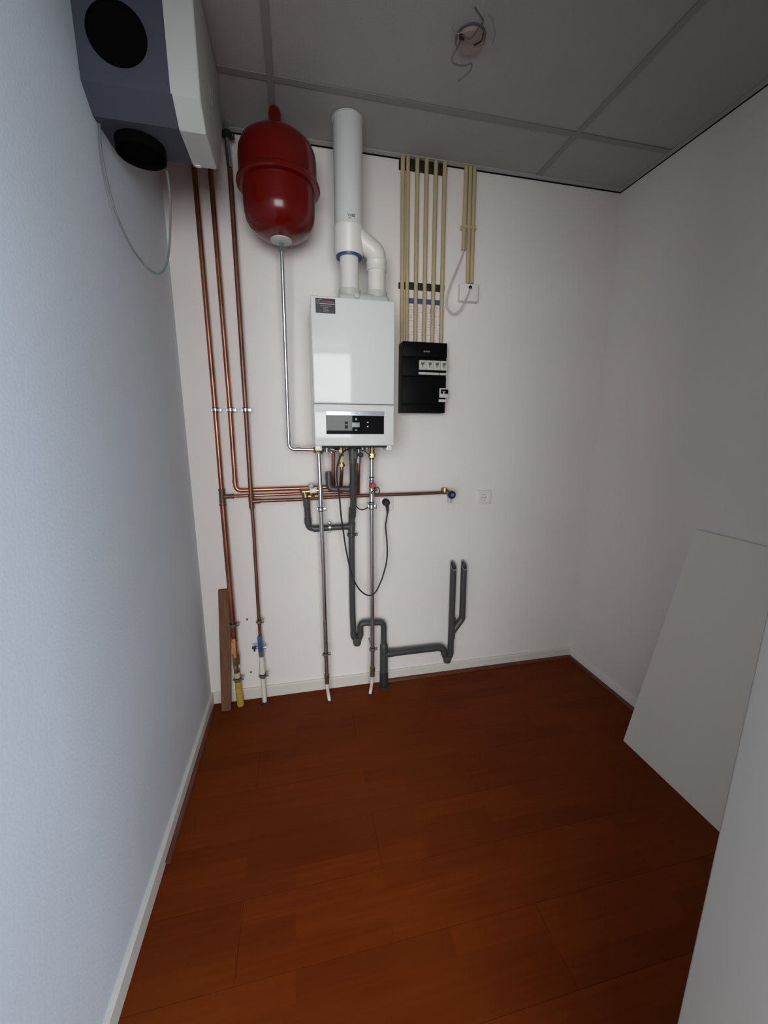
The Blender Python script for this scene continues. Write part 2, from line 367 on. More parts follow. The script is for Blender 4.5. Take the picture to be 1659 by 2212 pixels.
# middle riser
a = Yp(497, 885.6, yR); b2 = Yp(508, 1056, yR); b2.x = Yp(507.5, 1035, yR).x
t = thing('copper_pipe', 'middle copper riser that bends right above the tee and runs to the boiler', 'pipe', Yp(722, 1050, yR))
h2 = [Yp(560, 1057.6, -.030), Yp(665, 1054, -.030), Yp(722, 1051.5, -.032)]
b2.z = Yp(517, 1059.5, yR).z
obj('tube', MB().tube([Vector((a.x-.008, yR, RH+.01)), a, b2]+h2, .0105, 16, fil=.028), copper, t)
obj('elbow_collar', MB().tube([b2+Vector((-.0004, 0, .052)), b2+Vector((-.0002, 0, .036))], .0122, 16), copper, t)
up = [Yp(722, 1051.5, -.032), Yp(721.5, 1046, -.07), Yp(720, 1031, -.11), Yp(720, 972, -.13)]
obj('boiler_tail', MB().tube(up, .0088, 14, fil=.02), copper, t)
# right riser (cold water) with branch to the tap
yC = -.052
t = thing('copper_pipe', 'third and darkest copper riser, with a blue stop valve and white foot', 'pipe', Yp(571.5, 1514, -.055))
ct = Yp(488.5, 290, yC); c0 = Yp(497, 367, yC); c1 = Yp(531, 885.6, yC); ctee = Yp(543, 1083, yC)
obj('tube', MB().tube([c0, c1, ctee], .0100, 16), copdark, t)
obj('top_sleeve', MB().tube([Vector((ct.x, yC, RH+.008)), c0+Vector((0, 0, .005))], [.0118, .0108], 16), steel, t, 'bright metal sleeve')
obj('tee', MB().tube([ctee+Vector((-.0005, 0, .030)), ctee-Vector((-.0005, 0, .034))], .0122, 16).tube([ctee, ctee+Vector((.040, .004, 0))], .0112, 14), copdark, t)
dn = [ctee-Vector((0, 0, .02)), Yp(547, 1128.6, yC), Yp(557, 1300, yC), Yp(562.3, 1380, yC)]
obj('tube', MB().tube(dn, .0082, 14), copdark, t)
br = [ctee+Vector((.03, .006, 0)), Yp(658, 1078.3, -.048), Yp(701, 1074.7, -.044), Yp(772, 1071, -.036), Yp(900, 1066.5, -.036), Yp(958, 1064, -.036)]
obj('branch_tube', MB().tube(br, .0086, 14), copdark, t)
sv = obj('stop_valve', MB().tube([Yp(562.3, 1378, yC), Yp(564.5, 1405, yC)], .0115, 14).tube([Yp(564.2, 1404, yC), Yp(565.2, 1417, yC)], .0145, 8)
    .tube([Yp(553, 1399, yC), Yp(573.5, 1397.5, yC)], .0062, 12).tube([Yp(571.5, 1397.6, yC), Yp(575, 1397.4, yC)], .0080, 8), zincdark, t)
obj('valve_handle', MB().box(Yp(555.5, 1376, -.084), Yp(567.5, 1407, -.068), .005).tube([Yp(562.5, 1393, -.07), Yp(562.5, 1393, -.05)], .006, 12), bluep, sv)
obj('drain_cock', MB().tube([Yp(554, 1399, yC), Yp(544.5, 1399.5, yC)], [.0085, .0065], 12).tube([Yp(549.5, 1401, yC), Yp(550, 1407, yC)], .004, 10), bluedk, sv)
obj('nipple', MB().tube([Yp(565.2, 1417, yC), Yp(565.7, 1429, yC)], .0100, 16), whitep, t)
obj('water_pipe', MB().tube([Yp(565.7, 1428, yC), Yp(567, 1455, yC)], .0138, 18).tube([Yp(567, 1455, yC), Yp(569.4, 1484, yC), Vector((Yp(571.8, 1514, -.052).x, -.054, 0))], .0112, 18), hosew, t, 'white plastic water pipe')
# black floor rosettes round the pipe feet
def rosette(x, y, r, label): return tag(obj('floor_rosette', MB().lathe((x, y, 0), [(r, .0), (r*.95, .004), (r*.6, .008), (.6*r, .0)], 20), rubber, loc=(x, y, 0)), label, 'pipe rosette')
w3 = Yp(571.8, 1514, -.054)
rosette(w3.x+.003, -.056, .021, 'black rosette on the floor at the foot of the white plastic water pipe')

# wall tap
tp = Yp(961.5, 1063, -.036)
t = thing('wall_tap', 'small brass wall tap with a round blue knob at the end of the brown pipe', 'tap', (tp.x, 0, tp.z))
obj('body', MB().lathe((tp.x, tp.y, tp.z), [(.0095, -.012), (.0125, -.010), (.0125, .020), (.009, .024)], 8, 'x').tube([(tp.x+.002, 0, tp.z+.008), (tp.x+.002, tp.y-.012, tp.z+.004)], .0135, 14)
    .tube([(tp.x-.004, tp.y-.004, tp.z), (tp.x-.004, tp.y-.004, tp.z+.022)], .011, 8), brass, t)
kb = Yp(975.5, 1068.7, -.085)
obj('spindle', MB().tube([(tp.x+.012, tp.y, tp.z-.002), kb], .008, 12), zincdark, t)
kn = obj('knob', MB().lathe(kb, [(.015, .010), (.0205, .006), (.0205, -.008), (.017, -.012), (.010, -.012)], 18, 'y'), bluedk, t, 'dark blue round knob')
obj('knob_cap', MB().lathe(kb, [(.0095, -.0115), (.0095, -.0135), (.007, -.0142)], 16, 'y'), bluelt, kn)
ot = Yp(971.6, 1076, -.055); ob = Yp(971.6, 1086, -.055)
obj('outlet', MB().tube([(tp.x+.016, tp.y, tp.z), ot, ob], .0098, 14, fil=.008), greyflue, t)

# ============================================================ STEEL PIPES TO THE FLOOR
yS = -.112
t = thing('steel_pipe', 'left vertical steel pipe under the boiler, from a brass tee down to a white hose', 'pipe', Zp(712, 1515, 0))
L = [(688.6, 978), (691.5, 1050), (693.2, 1100), (699.2, 1240), (702, 1340)]
obj('tube', MB().tube(pts(L, yS), .0102, 18), steel, t)
obj('tube', MB().tube(pts([(702, 1338), (703.8, 1390), (706, 1458)], yS), .0102, 18), steelrust, t)
bc = Yp(688.6, 972, yS)
obj('brass_tee', MB().tube([bc+Vector((0, 0, .014)), bc-Vector((0, 0, .014))], .0165, 8).tube([bc-Vector((.024, 0, 0)), bc], .0125, 8).tube([bc+Vector((0, 0, -.010)), bc+Vector((.0, 0, -.018))], .0185, 6)
    .tube([bc, bc+Vector((.022, 0, -.004))], .009, 8).tube([bc+Vector((0, 0, .012)), bc+Vector((0, 0, .04))], .010, 12), brass, t)
obj('sleeve', MB().tube([Yp(691.7, 1052, yS), Yp(693, 1078, yS)], .0118, 18), steel, t)
obj('brass_coupling', MB().tube([Yp(706, 1456, yS), Yp(706.3, 1466, yS)], .0140, 8).tube([Yp(706.3, 1466, yS), Yp(706.6, 1476, yS)], .0110, 16), brass, t)
obj('hose', MB().tube([Yp(706.6, 1475, yS), Yp(707, 1484, yS), Zp(709.5, 1500, .030), Zp(712, 1515, -.0)], .0088, 14, smooth=True), hosew, t, 'white plastic hose')
rosette(.601, -.118, .013, 'dark rosette on the floor under the left white hose end')
t = thing('steel_pipe', 'right vertical steel pipe under the boiler, with a red knob, down to a white hose', 'pipe', Zp(799.5, 1500, 0))
obj('tube', MB().tube(pts([(803, 988), (803, 1100), (803.7, 1240), (804.3, 1330)], yS), .0102, 18), steel, t)
obj('tube', MB().tube(pts([(804.3, 1328), (804.8, 1402), (804.5, 1444)], yS), .0102, 18), steelrust, t)
bc = Yp(803.5, 974, yS)
obj('brass_union', MB().tube([bc+Vector((0, 0, .03)), bc-Vector((0, 0, .016))], .0125, 12).tube([bc-Vector((0, 0, .012)), bc-Vector((0, 0, .030))], .0165, 6), brass, t)
for yy in (991, 1031, 1085): obj('black_ring', MB().tube([Yp(803, yy-1.2, yS), Yp(803, yy+1.2, yS)], .0128, 18), rubber, t)
obj('blue_ring', MB().tube([Yp(803, 1036.5, yS), Yp(803, 1041, yS)], .0114, 18), bluelt, t)
fv = obj('fill_valve', MB().tube([Yp(803, 1040, yS), Yp(803, 1086, yS)], .0122, 18).tube([Yp(803.5, 1066, yS), Yp(809, 1060, -.14), Yp(813, 1056, -.15)], .0095, 12), chrome, t)
obj('red_knob', MB().lathe(Yp(804.6, 1048.5, -.13), [(.010, .014), (.0155, .008), (.0155, -.008), (.011, -.013)], 18, 'y'), redknob, fv)
rc = Yp(814, 1060, -.155)
obj('ring_handle', MB().tube([rc+Vector((math.cos(k*PI/8)*.0135, math.sin(k*PI/8)*.006, math.sin(k*PI/8)*.0165)) for k in range(17)], .0024, 8), rubber, fv)
obj('brass_coupling', MB().tube([Yp(804.5, 1441, yS), Yp(804.5, 1452, yS)], .0140, 8).tube([Yp(804.5, 1452, yS), Yp(804.3, 1460, yS)], .0125, 16), brass, t)
obj('clear_sleeve', MB().tube([Yp(804.3, 1459, yS), Yp(804, 1467, yS)], .0118, 16), greyflue, t)
obj('hose', MB().tube([Yp(804, 1465, yS), Yp(803.3, 1474, yS), Zp(801.5, 1487, .026), Zp(799.3, 1500, 0)], .0088, 14, smooth=True), hosew, t, 'white plastic hose')
rosette(.821, -.108, .015, 'dark rosette on the floor under the right white hose end')

# safety group on the cold feed
t = thing('inlet_valve', 'brass safety inlet valve with a white sleeve, left of the left steel pipe', 'valve', Yp(660, 1074, -.06))
yv = -.075
obj('body', MB().tube([Yp(648, 1063, yv), Yp(672, 1061, yv)], .013, 10).tube([Yp(648, 1063, yv), Yp(653, 1062.5, yv)], .0165, 6).tube([Yp(658, 1062, yv), Yp(660, 1074, yv)], .0145, 12), brass, t)
obj('lower_body', MB().tube([Yp(666, 1072, yv), Yp(692, 1071, yv)], .0115, 10).tube([Yp(672, 1072, yv), Yp(680, 1071.5, yv)], .0155, 6), brass, t)
obj('white_sleeve', MB().tube([Yp(670, 1060.5, yS), Yp(684, 1059, yS)], .0125, 18).tube([Yp(670, 1060.5, yS), Yp(672.3, 1060.3, yS)], .0155, 18), whitep, t, 'white plastic sleeve')
obj('stub', MB().tube([Yp(683, 1059.3, yS), Yp(692, 1059.5, yS)], .0075, 14), chrome, t)
obj('cap', MB().tube([Yp(672.5, 1056, yv), Yp(672, 1045.5, yv)], .0125, 16), greyflue, t, 'grey cap')

# gas tail and cold/hot tail under the boiler
t = thing('gas_cock', 'brass gas cock with a yellow tag on a copper tail under the boiler', 'valve', Yp(736.5, 1058, -.06))
obj('tube', MB().tube([Yp(738.3, 1004, -.12), Yp(738, 1020, -.12), Yp(736.5, 1045, -.075), Yp(736.5, 1062, -.032)], .0088, 14, fil=.02), copper, t)
obj('body', MB().tube([Yp(736.5, 965, -.12), Yp(737.5, 985, -.12)], .010, 12).tube([Yp(737.3, 984, -.12), Yp(738.3, 1006, -.12)], .0120, 10).tube([Yp(738.2, 1002, -.12), Yp(738.3, 1008, -.12)], .0150, 6).tube([Yp(736.3, 971, -.12), Yp(736.5, 977, -.12)], .0140, 6), brass, t)
obj('tag', MB().box(Yp(733.5, 985, -.142), Yp(742.5, 999, -.138), .002), yellowtag, t, 'yellow tag')
t = thing('copper_tail', 'short dark copper pipe with a black knob beside the grey siphon', 'pipe', Yp(773.6, 1066, -.036))
obj('tube', MB().tube([Yp(774.6, 992, -.12), Yp(774.2, 1020, -.115), Yp(773.6, 1066, -.045)], .0086, 14, fil=.02), copdark, t)
obj('coupling', MB().tube([Yp(774.5, 968, -.12), Yp(775.2, 985, -.12)], .010, 12).tube([Yp(775, 985, -.12), Yp(774.6, 1000, -.12)], .0132, 8), zincdark, t)
obj('knob', MB().lathe(Yp(779.3, 982.5, -.145), [(.008, .012), (.0115, .007), (.0115, -.008), (.008, -.011)], 14, 'y'), rubber, t)

# ============================================================ GREY PLASTIC DRAINS
yG = -.045
t = thing('drain_pipe', 'long grey plastic drain from the boiler down to the floor, with traps and branches', 'pipe', Vector((Yp(829, 1479, -.045).x, -.045, 0)))
sp = obj('siphon', MB().tube([Yp(760.8, 965, -.125), Yp(761.5, 992, -.125), Yp(762, 1002, -.125)], [.0175, .0175, .0135], 18).tube([Yp(767, 975, -.13), Yp(767.5, 990, -.13)], .012, 12), pvcol, t, 'olive grey siphon')
obj('tube', MB().tube([Yp(762, 1000, -.123), Yp(763, 1060, -.10), Yp(763.8, 1086, -.085), Yp(760, 1111, -.055), Yp(759.3, 1140, yG)], .0158, 18, fil=.03), pvc, t)
for y0, y1, r, xx in ((1098, 1116, .0185, 761), (1128, 1146, .0185, 759.4), (1050, 1064, .018, 762.8)): obj('socket_collar', MB().tube([Yp(xx+.6, y0, -.072 if y0 < 1128 else yG), Yp(xx-.4, y1, -.055 if y0 < 1128 else yG)] if y0 != 1050 else [Yp(762.6, 1044, -.106), Yp(763, 1066, -.096)], r, 18), pvc, t)
obj('tube', MB().tube(pts([(759.3, 1136), (759.6, 1200), (761.5, 1323), (763.4, 1366)], yG), .0155, 18), pvc, t)
tl, tr = Yp(763.6, 1372, yG), Yp(778.5, 1371, yG)
def trap(t, tl, tr, r, dz, cup):
    m = (tl+tr)/2
    U = [tl+Vector((0, 0, .02)), tl, tl+Vector((.2*(tr.x-tl.x), 0, -dz*.8)), m+Vector((0, 0, -dz)), tr+Vector((-.2*(tr.x-tl.x), 0, -dz*.8)), tr, tr+Vector((0, 0, .02))]
    o = obj('trap_bend', MB().tube(U, r, 18, smooth=True), pvc, t)
    obj('trap_cup', MB().tube([m+Vector((0, 0, -dz*.4)), m+Vector((0, 0, -dz-.008)), m+Vector((0, 0, -dz-cup)), m+Vector((0, 0, -dz-cup-.006))], [r*1.5, r*1.45, r*1.22, r*1.1], 20), pvcol, o)
    return o
trap(t, tl, tr, .0165, .022, .030)
ov = [tr+Vector((0, 0, .015)), Yp(779.5, 1346, yG), Yp(829, 1344, yG), Yp(829, 1396, yG)]; ov[1].x = tr.x
obj('overflow_bend', MB().tube(ov, .0160, 18, fil=.030), pvc, t)
zf = Yp(829, 1479, yG); xf = zf.x
zt = Yp(829.3, 1394, yG).z
obj('floor_stack', MB().tube([(xf, yG, 0), (xf, yG, zt-.012), (xf, yG, zt), (xf, yG, zt+.012)], [.0222, .0222, .0215, .017], 24), pvc, t)
obj('stack_socket', MB().tube([(xf, yG, 0.0), (xf, yG, .085)], .0234, 24), mat('pvc_dark', (.026, .026, .025), .5), t)
rosette(xf, -.052, .032, 'dark rosette on the floor round the foot of the thick grey drain')
hb0 = Yp(838, 1411.6, yG); hb0.x = xf; hb1 = Yp(950, 1398.5, yG); 
jx, jr = Yp(959.3, 1412, yG), Yp(973, 1412, yG)
obj('branch_tube', MB().tube([hb0, hb1, jx+Vector((-.002, 0, .022)), jx], .0188, 18, fil=.022), pvc, t)
obj('branch_socket', MB().tube([hb0, hb0+(hb1-hb0).normalized()*.055], .0208, 20), pvc, t)
trap(t, jx, jr, .0178, .020, .026)
# twin stand pipes with slanted open tops
def slanted(base, topc, r, k=1.35, deep=.10):
    mb = MB(); seg = 24; V = []
    for ring in range(4):
        rr = r if ring in (0, 1) else r*.84
        for s_ in range(seg):
            an = 2*PI*s_/seg; x, y = math.cos(an)*rr, math.sin(an)*rr
            if ring == 0: V.append(Vector((base.x+x, base.y+y, base.z)))
            elif ring == 3: V.append(Vector((topc.x+x, topc.y+y, topc.z-deep)))
            else: V.append(Vector((topc.x+x, topc.y+y, topc.z+k*y-.26*k*x)))
    F = [(i*seg+k_, i*seg+(k_+1) % seg, (i+1)*seg+(k_+1) % seg, (i+1)*seg+k_) for i in range(3) for k_ in range(seg)]
    F.append(tuple(range(3*seg, 4*seg)))
    return mb.add(V, F)
s1b = jr+Vector((0, 0, .01)); s1t = Yp(979.5, 1222, yG); s2t = Yp(1002.5, 1221, yG); s2b = Yp(998.3, 1336, yG)
obj('standpipe', slanted(s1b, s1t, .0172), pvc, t, 'grey standpipe with a slanted open top')
obj('standpipe', slanted(s2b, s2t, .0172), pvc, t, 'grey standpipe with a slanted open top')
for tc in (s1t, s2t):
    V = []
    for rr, dz in ((.0174, -.0008), (.0174, .0010), (.0140, .0010), (.0140, -.0008)):
        for k_ in range(24):
            an = 2*PI*k_/24; x, y = math.cos(an)*rr, math.sin(an)*rr; V.append(Vector((tc.x+x, tc.y+y, tc.z+1.35*y-.35*x+dz)))
    obj('cut_rim', MB().add(V, [(i*24+k_, i*24+(k_+1) % 24, ((i+1) % 4)*24+(k_+1) % 24, ((i+1) % 4)*24+k_) for i in range(4) for k_ in range(24)]), mat('cut_rim', (.22, .22, .21), .6), t, 'pale cut edge')
s1m = Yp(976.3, 1366, yG)
obj('wye', MB().tube([Yp(975.3, 1378, yG), Yp(976.8, 1334, yG)], .0192, 20).tube([s2b+Vector((0, 0, .02)), s2b, s1m, s1m-Vector((.004, 0, .01))], .0178, 18, fil=.015), pvc, t)
t = thing('drain_branch', 'grey drain pipe dropping from the inlet valve and turning right to the main drain', 'pipe', Yp(666, 1141, yG))
obj('tube', MB().tube([Yp(662, 1076, -.072), Yp(664, 1100, -.060), Yp(666, 1141, yG), Yp(690, 1141.5, yG), Yp(757, 1137, yG)], .0152, 18, fil=.026), pvc, t)
obj('upper_collar', MB().tube([Yp(662, 1075, -.073), Yp(663, 1094, -.063)], .0170, 18), pvcol, t, 'olive grey collar')
obj('elbow_socket', MB().tube([Yp(665.6, 1131, -.049), Yp(665, 1119, -.052)], .0175, 18).tube([Yp(677, 1142.3, yG), Yp(690, 1141.5, yG)], .0172, 18), pvc, t)
t = thing('drain_inlet', 'short grey upright drain cup joined by an elbow to the main drain under the boiler', 'pipe', Yp(711, 1056, -.07))
obj('tube', MB().tube([Yp(710.3, 1030, -.08), Yp(711, 1057, -.08), Yp(760, 1056, -.09)], .0155, 18, fil=.026), pvc, t)
obj('cup', slanted(Yp(710.5, 1036, -.08), Yp(710.2, 1019, -.08), .0172, 0.0, .02), pvc, t)

# ============================================================ PIPE CLAMPS
def clamp(c, r, label, lug=1, m=chrome, dark=False, horiz=False, tall=.013, wallrod=True, grp=None):
    c = Vector(c); t = thing('pipe_clamp', label, 'clamp', (c.x, 0, c.z), grp)
    if not horiz:
        obj('band', MB().lathe(c, [(r+.0005, -tall/2), (r+.0034, -tall/2), (r+.0038, 0), (r+.0034, tall/2), (r+.0005, tall/2)], 24), m, t)
        obj('rubber_lining', MB().lathe(c, [(r+.0002, -tall/2-.0035), (r+.0022, -tall/2-.0035), (r+.0022, tall/2+.0035), (r+.0002, tall/2+.0035)], 20), rubber, t)
        lg = MB().box((c.x+lug*(r+.002), c.y-.004, c.z-tall*.55), (c.x+lug*(r+.015), c.y+.004, c.z+tall*.55), .0015)
        obj('lug', lg, m, t)
        obj('hinge', MB().box((c.x-lug*(r+.002), c.y-.003, c.z-tall*.45), (c.x-lug*(r+.008), c.y+.003, c.z+tall*.45), .001), m, t)
        obj('screw', MB().cyl((c.x+lug*(r+.009), c.y-.005, c.z), .0030, .004, 'y', 10), zincdark, t)
        obj('wall_rod', MB().tube([(c.x, 0, c.z), (c.x, c.y+r+.002, c.z)], .004, 8), zincdark, t)
    else:
        obj('band', MB().lathe(c, [(r+.0003, -tall/2), (r+.0030, -tall/2), (r+.0030, tall/2), (r+.0003, tall/2)], 24, 'x'), m, t)
        obj('lug', MB().box((c.x-tall/2, c.y-.004, c.z+r+.001), (c.x+tall/2, c.y+.004, c.z+r+.014), .0015), m, t)
        obj('lug', MB().box((c.x-tall/2, c.y-.004, c.z-r-.001), (c.x+tall/2, c.y+.004, c.z-r-.011), .0015), m, t)
        obj('screw', MB().cyl((c.x, c.y-.005, c.z+r+.0085), .0033, .005, 'y', 10), chrome, t)
        obj('wall_rod', MB().tube([(c.x, 0, c.z), (c.x, c.y+r, c.z)], .004, 8), zincdark, t)
    return t
G1 = 'clamps on the copper risers'
clamp(Yp(465.5, 885.5, yR), .0108, 'bright zinc clamp on the leftmost copper riser, at mid height', grp=G1)
clamp(Yp(498, 885.5, yR), .0105, 'bright zinc clamp on the middle copper riser, between two like it', grp=G1)
clamp(Yp(530.5, 885.5, yC), .0100, 'bright zinc clamp on the third, darkest copper riser', grp=G1)
clamp(Yp(503.6, 1350, yR-.008), .0140, 'brownish clamp just above the orange valve handle', m=steelrust, grp=G1)
clamp(Yp(560, 1343, yC), .0082, 'dull clamp just above the blue stop valve', m=steelrust, grp=G1)
clamp(Yp(513.6, 1467, yR-.012), .0150, 'dark clamp round the yellow gas pipe', m=zincdark, grp=G1)
clamp(Yp(567.8, 1459, yC), .0138, 'dark green-grey clamp round the white plastic water pipe', m=zincdark, grp=G1)
clamp(Yp(490.5, 292, yC), .0128, 'black clamp on the third copper riser close under the ceiling', m=rubber, tall=.02, grp=G1)
G2 = 'clamps on the steel pipes'
clamp(Yp(693, 1100, yS), .0102, 'bright clamp on the left steel pipe, level with the plug', grp=G2)
clamp(Yp(703.8, 1413, yS), .0102, 'dull clamp low on the left steel pipe', m=zincdark, grp=G2)
clamp(Yp(802.8, 1094.5, yS), .0102, 'bright clamp on the right steel pipe beside the socket with the plug', tall=.018, grp=G2)
clamp(Yp(804.7, 1402, yS), .0102, 'dark clamp low on the right steel pipe beside the grey drain', m=zincdark, grp=G2)
clamp(Yp(712, 1139, yG), .0152, 'grey clamp with upright lugs round the horizontal grey drain', m=zincdark, horiz=True)
clamp(Yp(759.4, 1155, yG), .0157, 'grey clamp round the vertical grey drain, under its side branch', m=pvc)

# ============================================================ BOILER
BX0, BX1, BZ0, BZ1, BY = .559, .893, 1.334, 1.903, -.300
t = thing('boiler', 'glossy white wall-hung heating boiler with a black control panel', 'boiler', ((BX0+BX1)/2, 0, BZ0))
obj('casing', MB().box((BX0+.001, -.004, BZ0+.006), (BX1-.001, BY+.055, BZ1-.001), .004), boilerw, t)
zs = Yp(750, 873, BY).z
fp = MB().box((BX0, BY+.056, zs+.0012), (BX1, BY, BZ1), .006)
obj('front_cover', fp, boilerw, t)
obj('lower_cover', MB().box((BX0, BY+.056, BZ0), (BX1, BY, zs-.0006), .005), boilerw, t)
def rect(a, b, Y, th): A = Yp(a[0], a[1], Y); B = Yp(b[0], b[1], Y); return (A.x, Y, A.z), (B.x, Y+th, B.z)
def panel(px0, py0, px1, py1, Y, th, bev=0.0):
    A = Yp(px0, (py0), Y); B = Yp(px1, py1, Y); return MB().box((A.x, Y, A.z), (B.x, Y+th, B.z), bev)
A = Yp(704, 887, BY-.003); B = Yp(829.5, 938, BY-.003)
cp = obj('control_panel', MB().box((A.x, BY-.003, B.z), (B.x, BY+.004, A.z), .0015), glassb, t, 'black glass control panel')
zs2 = Yp(765, 898, BY-.0045).z
obj('silver_strip', MB().box((A.x, BY-.0046, zs2), (B.x, BY-.002, A.z), .0008), silver, cp)
text('lettering', 'remeha', .0092, (Yp(766, 892.3, BY).x, BY-.0050, Yp(766, 892.6, BY).z), inkblack, cp)
obj('display', panel(760, 912.5, 777, 923, BY-.0042, .002, .0008), lcd, cp)
obj('button', panel(745, 910.5, 751.5, 916, BY-.0050, .003, .001), blackside, cp)
obj('button', panel(745, 918.5, 751.5, 926, BY-.0050, .003, .001), blackside, cp)
mk = MB()
for (x, y, sx, sy) in ((769, 905.5, 1.2, 2.4), (794.5, 912.5, 1.5, 1.3), (794.5, 921.5, 1.5, 1.3), (769, 929, 2.4, 1.0)):
    a_ = Yp(x-sx, y-sy, BY-.0035); b_ = Yp(x+sx, y+sy, BY-.0035); mk.box((a_.x, BY-.0036, a_.z), (b_.x, BY-.0030, b_.z))
obj('symbols', mk, inkwhite, cp)
# installer's sticker
A = Yp(681, 643, BY-.001); B = Yp(724.5, 678, BY-.001)
st = obj('sticker', MB().box((A.x, BY-.0012, B.z), (B.x, BY+.001, A.z)), stickblk, t, 'black sticker with a reddish header line')
W_, H_ = B.x-A.x, A.z-B.z
def sb(u0, v0, u1, v1, m, nm, mb=None): return obj(nm, MB().box((A.x+u0*W_, BY-.0018, A.z-v0*H_), (A.x+u1*W_, BY-.001, A.z-v1*H_)), m, st)
sb(.30, .16, .97, .30, stickred, 'red_line'); sb(.20, .345, .97, .385, inkwhite, 'white_line'); sb(.24, .49, .80, .525, inkgrey, 'grey_line')
obj('emblem', MB().tube([(A.x+.05*W_, BY-.0015, A.z-.20*H_), (A.x+.16*W_, BY-.0015, A.z-.14*H_), (A.x+.30*W_, BY-.0015, A.z-.07*H_)], .0018, 6).tube([(A.x+.17*W_, BY-.0015, A.z-.14*H_), (A.x+.165*W_, BY-.0015, A.z-.30*H_), (A.x+.11*W_, BY-.0015, A.z-.36*H_), (A.x+.04*W_, BY-.0015, A.z-.31*H_)], .0016, 6), capceil, st)
sm = MB()
for v in (.60, .70, .80, .90): sm.box((A.x+.38*W_, BY-.0017, A.z-v*H_), (A.x+(.62+.1*random.random())*W_, BY-.001, A.z-(v+.022)*H_))
obj('small_print', sm, inkgrey, st)
# underside
obj('base_plate', MB().box((BX0+.028, -.01, BZ0-.008), (BX1-.028, BY+.012, BZ0+.004)), blackside, t, 'dark open underside')
for xa, xb in ((BX0+.002, BX0+.030), (BX1-.032, BX1-.006)): obj('bracket', MB().box((xa, BY+.012, BZ0-.020), (xb, BY+.07, BZ0+.004), .003), boilerw, t)
for (x0, y0, x1, y1, d, r, m_) in ((706, 966, 706, 976, -.13, .014, zincdark), (714, 970, 727, 972, -.14, .011, zincdark), (716, 962, 716, 978, -.13, .0115, zincdark), (782, 962, 784, 973, -.12, .012, zincdark),
        (792, 960, 793, 970, -.13, .010, zincdark), (749, 962, 749, 974, -.12, .009, brass), (797, 962, 798, 973, -.10, .008, brass), (727, 962, 727, 972, -.16, .010, blackside), (774, 962, 774, 970, -.16, .011, blackside)):
    obj('pipe_fitting', MB().tube([Yp(x0, y0, d), Yp(x1, y1, d)], r, 10), m_, t)
obj('latch', MB().tube([Yp(820, 962, -.20), Yp(838, 967, -.22), Yp(845, 968.5, -.24)], [.006, .005, .004], 8), rubber, t)
obj('drain_wire', MB().tube([Yp(782, 972, -.15), Yp(790, 976, -.15), Yp(797, 982, -.14), Yp(800, 985, -.13)], .002, 6, smooth=True), rubber, t)

# ============================================================ FLUE
FX, FYf, FX2 = .7275, -.168, .8425
t = thing('flue', 'white flue pipe from the boiler through the ceiling, forking into two below', 'flue pipe', (FX, FYf, BZ1))
obj('flue_pipe', MB().tube([(FX, FYf, 2.192), (FX+.001, FYf, RH+.01)], .0575, 40), whiteflue, t)
obj('ceiling_collar', MB().lathe((FX, FYf, RH), [(.0578, -.002), (.0605, -.002), (.0605, 0)], 40), whiteflue, t)
ad = obj('adapter_body', MB().lathe((FX, FYf, 0), [(.0420, 2.094), (.0550, 2.098), (.0600, 2.110), (.0600, 2.190), (.0615, 2.192), (.0615, 2.200), (.0590, 2.206), (.0575, 2.206)], 40), flueoff, t)
obj('branch_bend', MB().tube([(FX+.01, FYf, 2.195), (FX+.045, FYf, 2.165), (FX2-.004, FYf, 2.122), (FX2, FYf, 2.095), (FX2, FYf, 2.060)], .0400, 32, fil=.030), flueoff, t)
obj('branch_socket', MB().lathe((FX2, FYf, 0), [(.0400, 2.050), (.0428, 2.052), (.0428, 2.060), (.0412, 2.064), (.0412, 2.076), (.0428, 2.080), (.0428, 2.088), (.0400, 2.090)], 32), flueoff, t)
obj('blue_seal', MB().lathe((FX, FYf, 0), [(.040, 2.092), (.052, 2.090), (.0535, 2.094), (.0535, 2.100), (.040, 2.101)], 36), bluering, t, 'blue sealing ring')
obj('inlet_pipe', MB().lathe((FX, FYf, 0), [(.0390, 1.952), (.0390, 2.010), (.0385, 2.030), (.0385, 2.098)], 32), flueoff, t)
obj('outlet_pipe', MB().lathe((FX2, FYf, 0), [(.0375, 1.952), (.0375, 2.052)], 32), flueoff, t)
cr = obj('boiler_collar', MB().box((FX-.052, FYf-.050, BZ1-.002), (FX2+.050, FYf+.050, BZ1+.050), .022), greyflue, t, 'grey plastic collar')
obj('collar_ring', MB().lathe((FX, FYf, 0), [(.0395, 1.972), (.0460, 1.970), (.0460, 1.930), (.0395, 1.930)], 32), greyflue, cr)
obj('collar_ring', MB().lathe((FX2, FYf, 0), [(.0380, 1.972), (.0450, 1.970), (.0450, 1.930), (.0380, 1.930)], 32), greyflue, cr)
obj('test_plug', MB().lathe((FX+.022, FYf-.052, BZ1+.034), [(.011, .004), (.011, -.006), (.008, -.008)], 16, 'y'), greyflue, cr)
text('lettering', 'V480', .014, (Yp(759, 465, -.226).x, FYf-.0570, Yp(759, 465, -.226).z), inkblack, t, depth=.0012)
text('lettering', 'M', .010, (Yp(755, 470.5, -.226).x, FYf-.0570, Yp(755, 470.5, -.226).z), inkblack, t, depth=.0012)

